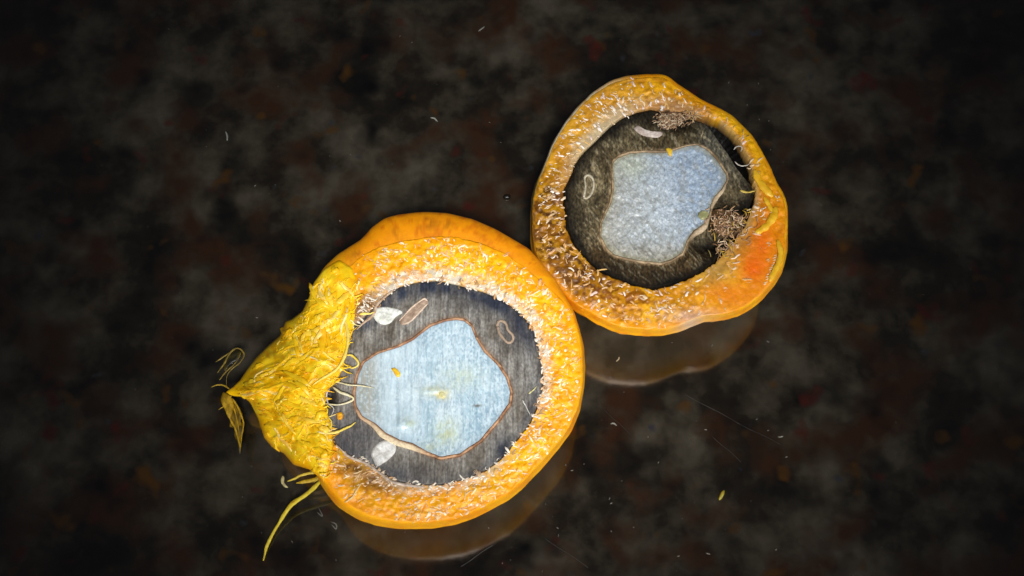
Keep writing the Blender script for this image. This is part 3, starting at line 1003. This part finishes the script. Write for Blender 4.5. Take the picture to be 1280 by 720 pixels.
def pulp_col_r(x, y, t, A):
    px, py = HR.px(x, y)
    n = fbm(x * 380, y * 380, 4); n2 = fbm(x * 1200, y * 1200, 1)
    c = mixc(np.broadcast_to(lin('d9920a'), x.shape + (3,)), lin('efae12'), sstep(.38, .62, n))
    c = mixc(c, lin('b8780c'), .7 * sstep(.5, .7, n2))
    ul = sstep(830, 760, px) * sstep(260, 170, py)            # pale, dry upper left
    c = mixc(c, lin('bd8e34'), .5 * ul)
    c = mixc(c, lin('b8a888'), ul * sstep(.5, .1, t + .3 * (n2 - .5)) * .9)
    lf = sstep(735, 700, px) * sstep(215, 300, py) + gauss(px, py, 740, 350, 45, 26) + 1.0 * gauss(px, py, 692, 275, 22, 45)
    c = mixc(c, lin('4c2a07'), np.clip(lf, 0, 1) * (.55 + .5 * sstep(.35, .65, n2)))
    c = mixc(c, lin('99610a'), .6 * gauss(px, py, 690, 300, 22, 50) * sstep(.65, .35, n))
    c = mixc(c, lin('8a4a0c'), .8 * gauss(px, py, 775, 375, 40, 14) * sstep(.4, .6, n2))
    c = mixc(c, lin('f09a06'), .7 * sstep(.75, .95, t) * sstep(300, 380, py))
    c = mixc(c, lin('a99052'), .6 * gauss(px, py, 895, 335, 25, 22) * sstep(.8, .2, t))
    c = mixc(c, lin('ee5602'), .95 * gauss(px, py, 953, 305, 9, 20)); c = mixc(c, lin('f26402'), .95 * gauss(px, py, 942, 335, 13, 14))
    c = mixc(c, lin('f08202'), .7 * gauss(px, py, 965, 295, 20, 40)); c = mixc(c, lin('ee8206'), .75 * gauss(px, py, 915, 368, 26, 11))
    c = mixc(c, lin('efb40c'), .8 * sstep(885, 905, px) * sstep(230, 180, py) * sstep(.3, .6, t))
    tl = gauss(px, py, 850, 132, 34, 12)
    c = mixc(c, lin('9c7a5c'), .75 * tl * sstep(.7, .2, t))
    c = mixc(c, lin('b99a86'), .75 * gauss(px, py, 866, 396, 24, 6))
    c = mixc(c, lin('7c6138'), .8 * gauss(px, py, 918, 268, 20, 26) * sstep(.9, .3, t))
    c = mixc(c, lin('b3a077'), .5 * sstep(.25, .0, t) * sstep(330, 250, py) * (px > 900))
    return c


def pulp_h_r(x, y, t, A):
    n = fbm(x * 900, y * 900, 2); n3 = fbm(x * 2200, y * 2200, 5, 2)
    e = min(t * 6, 1.0) * min((1 - t) * 14, 1)
    return e * (1 - .75 * np.clip(gauss(HR.px(x, y)[0], HR.px(x, y)[1], 950, 325, 24, 34) + gauss(HR.px(x, y)[0], HR.px(x, y)[1], 912, 372, 26, 14), 0, 1)) * (0.0006 * (n - .5) + 0.00014 * (n3 - .5)) + 0.00025 * math.sin(math.pi * t) + 0.00003


rag = 0.0005 * (fbm(np.cos(HR.A) * 30 + 40, np.sin(HR.A) * 30 + 40, 6, 3) - .5)
HR.plate('pulp', HR.Rr, HR.Rp + 0.00012 + rag, 40, M_PULP, pulp_col_r, pulp_h_r, 0.0046, floor=lin('060505'))  # floor painted near black for the shade in the gap round the nut


def shell_col_r(x, y, t, A):
    px, py = HR.px(x, y)
    n = fbm(x * 260 + y * 150, y * 260 - x * 100, 0); n2 = fbm(x * 900, y * 700, 4)
    c = mixc(np.broadcast_to(lin('4a402b'), x.shape + (3,)), lin('6e634a'), sstep(.3, .7, n))
    c = mixc(c, lin('352d20'), .7 * sstep(.45, .7, n2))
    c = mixc(c, lin('3d2b12'), .7 * sstep(270, 330, py) + 0 * n)
    c = mixc(c, lin('55564f'), .6 * sstep(860, 890, px) * sstep(250, 190, py))
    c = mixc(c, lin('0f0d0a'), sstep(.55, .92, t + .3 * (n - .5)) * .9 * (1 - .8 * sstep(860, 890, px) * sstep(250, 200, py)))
    c = mixc(c, lin('8a8068'), .55 * sstep(.56, .70, fbm(x * 1900 + y * 1500, y * 420 - x * 330, 2, 3)) * sstep(.9, .6, t))
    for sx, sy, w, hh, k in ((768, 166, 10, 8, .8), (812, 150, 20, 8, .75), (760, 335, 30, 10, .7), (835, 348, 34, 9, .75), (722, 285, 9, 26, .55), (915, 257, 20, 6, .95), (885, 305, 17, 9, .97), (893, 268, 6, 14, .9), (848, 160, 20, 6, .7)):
        c = mixc(c, lin('030303'), k * gauss(px, py, sx, sy, w, hh))  # dark shell patches; those over the pits paint the shade inside them
    c = mixc(c, lin('8a765a'), .5 * sstep(.10, .0, t))
    return c


def shell_h_r(x, y, t, A):
    px, py = HR.px(x, y)
    pit = gauss(px, py, 915, 257, 17, 6) + gauss(px, py, 884, 304, 16, 9) + .8 * gauss(px, py, 892, 270, 6, 14) + .5 * gauss(px, py, 848, 152, 18, 8)
    return -0.00035 + 0.00014 * (fbm(x * 1800 + y * 1200, y * 700 - x * 500, 1, 3) - .5) - .0024 * np.clip(pit, 0, 1) - .0006 * sstep(.93, 1, t)


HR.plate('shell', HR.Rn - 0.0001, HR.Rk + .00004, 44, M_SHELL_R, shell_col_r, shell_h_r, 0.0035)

wr = PXM * (2.2 + 1.0 * fbm(np.cos(HR.A) * 9 + 20, np.sin(HR.A) * 9 + 20, 1))
kx, ky = HR.px(*HR.xy(HR.Rk, HR.A))
thr = gauss(kx, ky, 898, 243, 8, 10) + gauss(kx, ky, 876, 286, 12, 7)
wr_out = PXM * 5 * np.clip(thr, 0, 1)


def coat_col_r(x, y, t, A):
    n = fbm(x * 900, y * 900, 6)
    c = mixc(np.broadcast_to(lin('7d684c'), x.shape + (3,)), lin('b39a78'), sstep(.35, .65, n))
    c = mixc(c, lin('c9b394'), np.clip(thr, 0, 1) * sstep(.1, .5, t))
    c = mixc(c, lin('6a543c'), .6 * sstep(.35, .0, t))
    return c


HR.plate('seed_coat', HR.Rk + wr_out, HR.Rk - wr, 6, M_COAT, coat_col_r,
         lambda x, y, t, A: 0.00016 * math.sin(math.pi * (0.12 + 0.76 * t)) + 0.00008 * (fbm(x * 1800, y * 1800, 2) - .5) - 0.0001, 0.0025)


def kern_col_r(x, y, t, A):
    px, py = HR.px(x, y)
    n = fbm(x * 300, y * 300, 5); st = fbm(x * 1500 + y * 700, y * 600 - x * 400, 2, 3)
    u = (px - 825) + (255 - py) * .45                          # greyer to the left, bluer to the right
    c = mixc(np.broadcast_to(lin('a6aaa8'), x.shape + (3,)), lin('a4b6ca'), sstep(-30, 45, u + 40 * (n - .5)))
    c = mixc(c, lin('bcc8d2'), .7 * gauss(px, py, 828, 262, 22, 40))
    c = mixc(c, lin('5a7494'), .35 * sstep(.56, .66, fbm(x * 3600, y * 3600, 6, 2)) * sstep(-20, 30, u))
    c = mixc(c, lin('c9d6e2'), .5 * sstep(.58, .68, fbm(x * 3400, y * 3400, 1, 2)))
    c = mixc(c, lin('a8a08d'), .7 * sstep(295, 325, py) + .4 * sstep(785, 760, px))
    c = mixc(c, lin('b6bda4'), .6 * gauss(px, py, 790, 205, 16, 12))
    c = mixc(c, lin('869cb8'), .5 * sstep(.45, .7, fbm(x * 1300, y * 1300, 3)) * sstep(0, 60, u))
    c = mixc(c, lin('8f918c'), .5 * sstep(.5, .7, st))
    c = mixc(c, lin('6a665c'), .55 * sstep(.54, .66, fbm(x * 2600 + y * 1300, y * 500 - x * 250, 4, 2)) * sstep(285, 315, py))
    c = mixc(c, lin('8c8a6c'), .6 * sstep(.9, 1, t))
    return c


def kern_h_r(x, y, t, A):
    return -0.00022 + 0.00042 * (fbm(x * 1500 + y * 500, y * 1000 - x * 300, 6, 3) - .5) + .00035 * (fbm(x * 450, y * 450, 2, 2) - .5)


HR.plate('kernel', HR.Rk - wr - .00002, np.full(HR.N, .00008), 90, M_KERN_R, kern_col_r, kern_h_r, 0.0015, True)


def fcol_r(px, py, t, r_):
    c = [lin(k) for k in ('f4e4d2', 'e6cfae', 'dcc09a', 'f2e6dc', 'e2c8bc', 'd8ae6c')][r_.integers(6)]
    if py > 290 and r_.random() < .6:
        c = mixc(c, lin('cf9440'), np.array(.65))
    elif px < 720 and r_.random() < .5:
        c = mixc(c, lin('b08a58'), np.array(.6))
    return c


def keep_r(px, py, t, a):
    k = .75
    if t > .9 or t < .04:
        return 0
    if px > 925 and py > 270:
        return .04
    if px > 880 and py > 340:
        return .12
    if px > 890:
        k *= .10 if py < 250 else .22
    if t > .9:
        k *= .4
    if px > 860 and py > 330:
        k *= .5
    if px < 815 and py < 240 and t > .2:
        return .95
    k *= .6 + .8 * float(sstep(.35, .6, fbm(np.array(px * .06), np.array(py * .06), 5, 2)))
    return k


def orient_r(px, py, a, r_):
    if py > 300:
        return r_.uniform(0, 6.28)
    return a + r_.normal(0.25, .35)


fr = on_face(HR, pulp_flecks(HR, 400, fcol_r, keep_r, 1.45, orient_r, seed=9, gap=9.0), pulp_h_r)
fleck_bag(HR, fr, M_FLECK, 'pulp_fibre', 200)


def tuft(h, cx, cy, sx, sy, n, z, cols, seed, ln=(5, 12), name='fibre_tuft'):
    """a mat of short curled fibres"""
    r_ = np.random.default_rng(seed); bag = Bag()
    for i in range(n):
        x, y = cx + r_.normal(0, sx), cy + r_.normal(0, sy)
        a = r_.uniform(0, 6.28); l = r_.uniform(*ln); cv = r_.normal(0, .9)
        tt = np.linspace(-.5, .5, 6)
        d = np.array([math.cos(a), math.sin(a)]); s_ = np.array([-d[1], d[0]])
        q = np.array([x, y]) + tt[:, None] * l * d + (cv * l * (.25 - tt ** 2))[:, None] * s_
        zz = z + r_.uniform(-.0008, .0006) + PXM * l * .5 * (.25 - tt ** 2)
        V, F = tube(np.array([P(u[0], u[1], w) for u, w in zip(q, zz)]), PXM * r_.uniform(.45, .8) * np.array([.5, 1, 1, 1, .9, .4]), 5)
        bag.add(V, F, lin(cols[r_.integers(len(cols))]))
    bag.build(name, M_FLECK, h.root)


TN = ('c09a70', 'd4b694', 'a07a52', 'e2ccae', '7a5a3a', 'b08c72')
blob(HR, 'pulp_crumb', [(887, 272), (893, 263), (905, 262), (918, 268), (930, 276), (928, 288), (918, 296), (906, 299), (895, 292)], ZR - .0012, .0008, ('2e2012', '7a5c3a'), M_COAT, .35)
tuft(HR, 904, 279, 8, 7, 260, ZR - .0002, TN, 5, (3, 8))
tuft(HR, 927, 282, 8, 12, 70, ZR + .0002, TN + ('c8a23a',), 6)
tuft(HR, 908, 312, 9, 10, 70, ZR + .0001, TN + ('c8a23a', '8a7a4a'), 16)
blob(HR, 'pulp_crumb', [(818, 152), (824, 143), (836, 138), (850, 139), (858, 146), (852, 154), (840, 161), (826, 163)], ZR - .0010, .0007, ('2e2016', '7a5f4a'), M_COAT, .35)
tuft(HR, 838, 150, 8, 5, 220, ZR, ('a8886a', 'c7ac8c', '7a5f44', 'd6c4a8', '8e7052'), 7, (3, 8))
tuft(HR, 858, 145, 10, 4, 60, ZR, ('a8886a', 'c7ac8c', '7a5f44', 'b89a6a'), 8, (4, 9))
tuft(HR, 925, 166, 5, 4, 14, ZR, ('b08a52', '8a6a3a', 'd2b060'), 12, (4, 9))
ZT = ZR - .00035
blob(HR, 'fibre_bundle', [(792, 161), (797, 157), (804, 161), (814, 164), (826, 165), (828, 168), (822, 172), (810, 171), (800, 168)], ZT, .00022, ('b3a39a', 'd6cac2'))
strand(HR, 'fibre_bundle', [(730, 247), (731, 240), (732, 232), (731, 222), (736, 219), (741, 224), (742, 233), (739, 242), (733, 248), (730, 247)], ZT + .00008, 1.5, ('a39a84', 'c6bda6'), n=26, closed=True)
strand(HR, 'stray_fibre', [(925, 238), (931, 240), (938, 240), (945, 238)], ZR + .0002, 1.6, ('b79a3a', 'dcc468'), M_FLECK)
strand(HR, 'stray_fibre', [(917, 187), (921, 183), (927, 184), (926, 190)], ZR + .0002, .9, ('9b948a', 'd6d0c6'), M_FLECK)
strand(HR, 'stray_fibre', [(918, 202), (925, 207), (932, 207), (938, 204)], ZR + .0002, .9, ('9b948a', 'd6d0c6'), M_FLECK)
strand(HR, 'stray_fibre', [(876, 172), (878, 166), (879, 162)], ZR + .0001, .9, ('8a7a5c', 'b3a486'), M_FLECK)
blob(HR, 'pulp_crumb', [(832, 186), (836, 185), (840, 188), (839, 195), (836, 194), (834, 190)], ZR - .0001, .0004, ('cfa21a', 'e6bf38'), M_SHRED)
blob(HR, 'pulp_crumb', [(873, 266), (879, 263), (885, 266), (884, 272), (878, 275), (873, 271)], ZR - .0001, .0003, ('8a8a5e', 'a9a878'), M_SHRED)
# smooth yellow flaps of torn flesh on the right side
for pts, w in ([[(943, 212), (948, 225), (957, 237), (966, 246)], 5], [[(944, 292), (956, 284), (966, 272), (970, 258)], 5], [[(955, 246), (961, 256), (966, 268), (962, 276)], 3], [[(972, 300), (976, 318), (970, 335), (962, 352)], 4]):
    strand(HR, 'pulp_flap', pts, ZR + .0003, w, ('dfa310', 'f3c434'), M_SHRED, 20, .4, 8)
for k in range(13):
    f = k / 12 + random.uniform(-.03, .03)
    cx_, cy_ = 970 - 14 * f ** 1.5, 318 + 38 * f
    w = random.uniform(2, 5)
    strand(HR, 'pulp_fibre', [(cx_ - w, cy_ + 1), (cx_, cy_), (cx_ + w * .5, cy_ - 1)], ZR + .0002, random.uniform(.7, 1.1), ('e3b878', 'f0d0a0'), M_FLECK, 6)

# ================================================================== loose bits on the stone
def table_bit(name, pts, rad, col, label, cat, mat=M_DUST, z=.0003, n=10, flat=.7):
    p = spline(np.array([P(x, y, z) for x, y in pts]), n)
    r = PXM * rad * np.clip(1.3 * np.sin(math.pi * np.linspace(.08, .92, n)), .2, 1)
    V, F = tube(p, r, 6, flat)
    nn = vnoise(V[:, 0] * 3000, V[:, 1] * 3000, 1)
    C = mixc(np.broadcast_to(lin(col[0]), V.shape), lin(col[1]), nn)
    return tag(mesh_obj(name, V, F, mat, None, C), label, cat)


table_bit('pulp_flake', [(899, 625), (902, 619), (905, 613)], 2.4, ('8f7d10', 'c4b548'), 'tiny yellow pulp flake lying alone on the lower right of the stone', 'flake', M_SHRED)
table_bit('dark_crumb', [(629, 247), (634, 246), (638, 247)], 4.0, ('0c0b06', '1c190d'), 'small dark round crumb on the stone left of the smaller fruit half', 'crumb', M_SHRED)
table_bit('lint', [(282, 164), (284, 170), (284, 176)], 1.3, ('6a6a64', '8f8f88'), 'short white lint at the far left of the stone, above the torn fruit', 'lint')
table_bit('lint', [(538, 147), (543, 148), (547, 152)], 1.3, ('7a7a72', 'a0a098'), 'white curl of lint on bare stone at the upper middle', 'lint')
table_bit('lint', [(598, 39), (602, 36), (606, 33)], 1.0, ('6a6a64', '8f8f88'), 'faint straight lint near the top edge of the stone', 'lint')
table_bit('lint', [(763, 530), (767, 529), (771, 532)], 1.1, ('66665e', '8c8c82'), 'short pale lint between the scratches and the larger fruit half', 'lint')
table_bit('lint', [(972, 546), (976, 546), (979, 545)], 1.0, ('66665e', '8c8c82'), 'pale lint touching the end of the long scratch', 'lint')
table_bit('lint', [(414, 655), (420, 661), (420, 655), (413, 652)], .9, ('5d5b55', '7d7b74'), 'grey ring of dried water beside the hanging fibre below the larger fruit', 'lint')  # dried drop mark, shaped as a curl of lint
table_bit('lint', [(396, 640), (403, 645), (398, 634)], .8, ('4d4b45', '6d6b64'), 'dim grey dried drop mark just under the torn edge of the larger fruit', 'lint')  # second dried drop mark, also in lint form
table_bit('lint', [(770, 452), (773, 449), (774, 446)], 1.0, ('8a7a60', 'b09c7a'), 'short tan lint below the smaller fruit half', 'lint')

bag = Bag()
r9 = np.random.default_rng(4)
known = [(425, 276, 1.5), (321, 397, 1.4), (319, 232, 1.1), (344, 231, 1.3), (412, 195, 1), (438, 193, 1), (500, 45, 1), (612, 153, 1.4), (626, 178, .9), (515, 53, 1),
         (960, 538, 1.8), (890, 432, 1.3), (960, 427, 1.5), (840, 428, .9), (948, 104, 1.1), (911, 103, 1.2), (934, 131, 1), (949, 149, 1.4), (961, 151, 1.4), (963, 187, 1.3), (878, 82, 1),
         (735, 22, 1), (792, 659, 1.5), (762, 623, 1.3), (764, 629, 1.3), (764, 664, 1.3), (852, 648, 1.3), (868, 628, 1.1), (823, 578, 1.1), (885, 692, 1.9), (848, 695, 1.4), (970, 687, 1.5), (983, 571, 1.3), (946, 524, 1.1), (707, 581, 1.8), (715, 588, 1.2), (730, 580, 1),
         (611, 660, 1.4), (682, 630, 1.2), (697, 660, 1.2), (698, 669, 1.5), (303, 621, 1.4), (327, 666, 1), (365, 677, 1), (420, 700, .9), (628, 704, 1.1), (638, 700, 1), (678, 714, 1.1), (810, 546, 1.1), (882, 537, 1.4), (780, 490, 1)]
for i in range(150):
    known.append((r9.uniform(60, 1220), r9.uniform(5, 715), r9.uniform(.3, .7)))
for x, y, s_ in known:
    c = P(x, y, .0002)
    a = r9.uniform(0, 6.28); l = PXM * s_ * r9.uniform(.6, 1.6)
    d = np.array([math.cos(a), math.sin(a), 0])
    V, F = tube(np.array([c - d * l, c - d * l * .3, c + d * l * .4, c + d * l]), PXM * s_ * .55 * np.array([.4, 1, .9, .3]), 5, .6)
    g = r9.uniform(.07, .22)
    bag.add(V, F, np.array([g, g * .96, g * .86]))
bag.build('dust', M_DUST)


def scratch(x0, y0, x1, y1, w, g):
    p = np.array([P(x0 + (x1 - x0) * f, y0 + (y1 - y0) * f + .6 * math.sin(f * 7), .00002) for f in np.linspace(0, 1, 12)])
    V, F = tube(p, PXM * w * (.4 + .8 * r9.random(12)), 4, .08)
    return mesh_obj('scratch', V, F, M_DUST, worktop, np.broadcast_to(np.array([g, g * .97, g * .92]), V.shape))


scratch(855, 492, 925, 530, .5, .04)
scratch(925, 530, 975, 555, .4, .03)
scratch(890, 545, 926, 577, .5, .035)
scratch(680, 672, 735, 709, .5, .04)
scratch(576, 708, 618, 680, .6, .05)
scratch(755, 512, 790, 545, .4, .03)
scratch(912, 652, 930, 668, .4, .03)
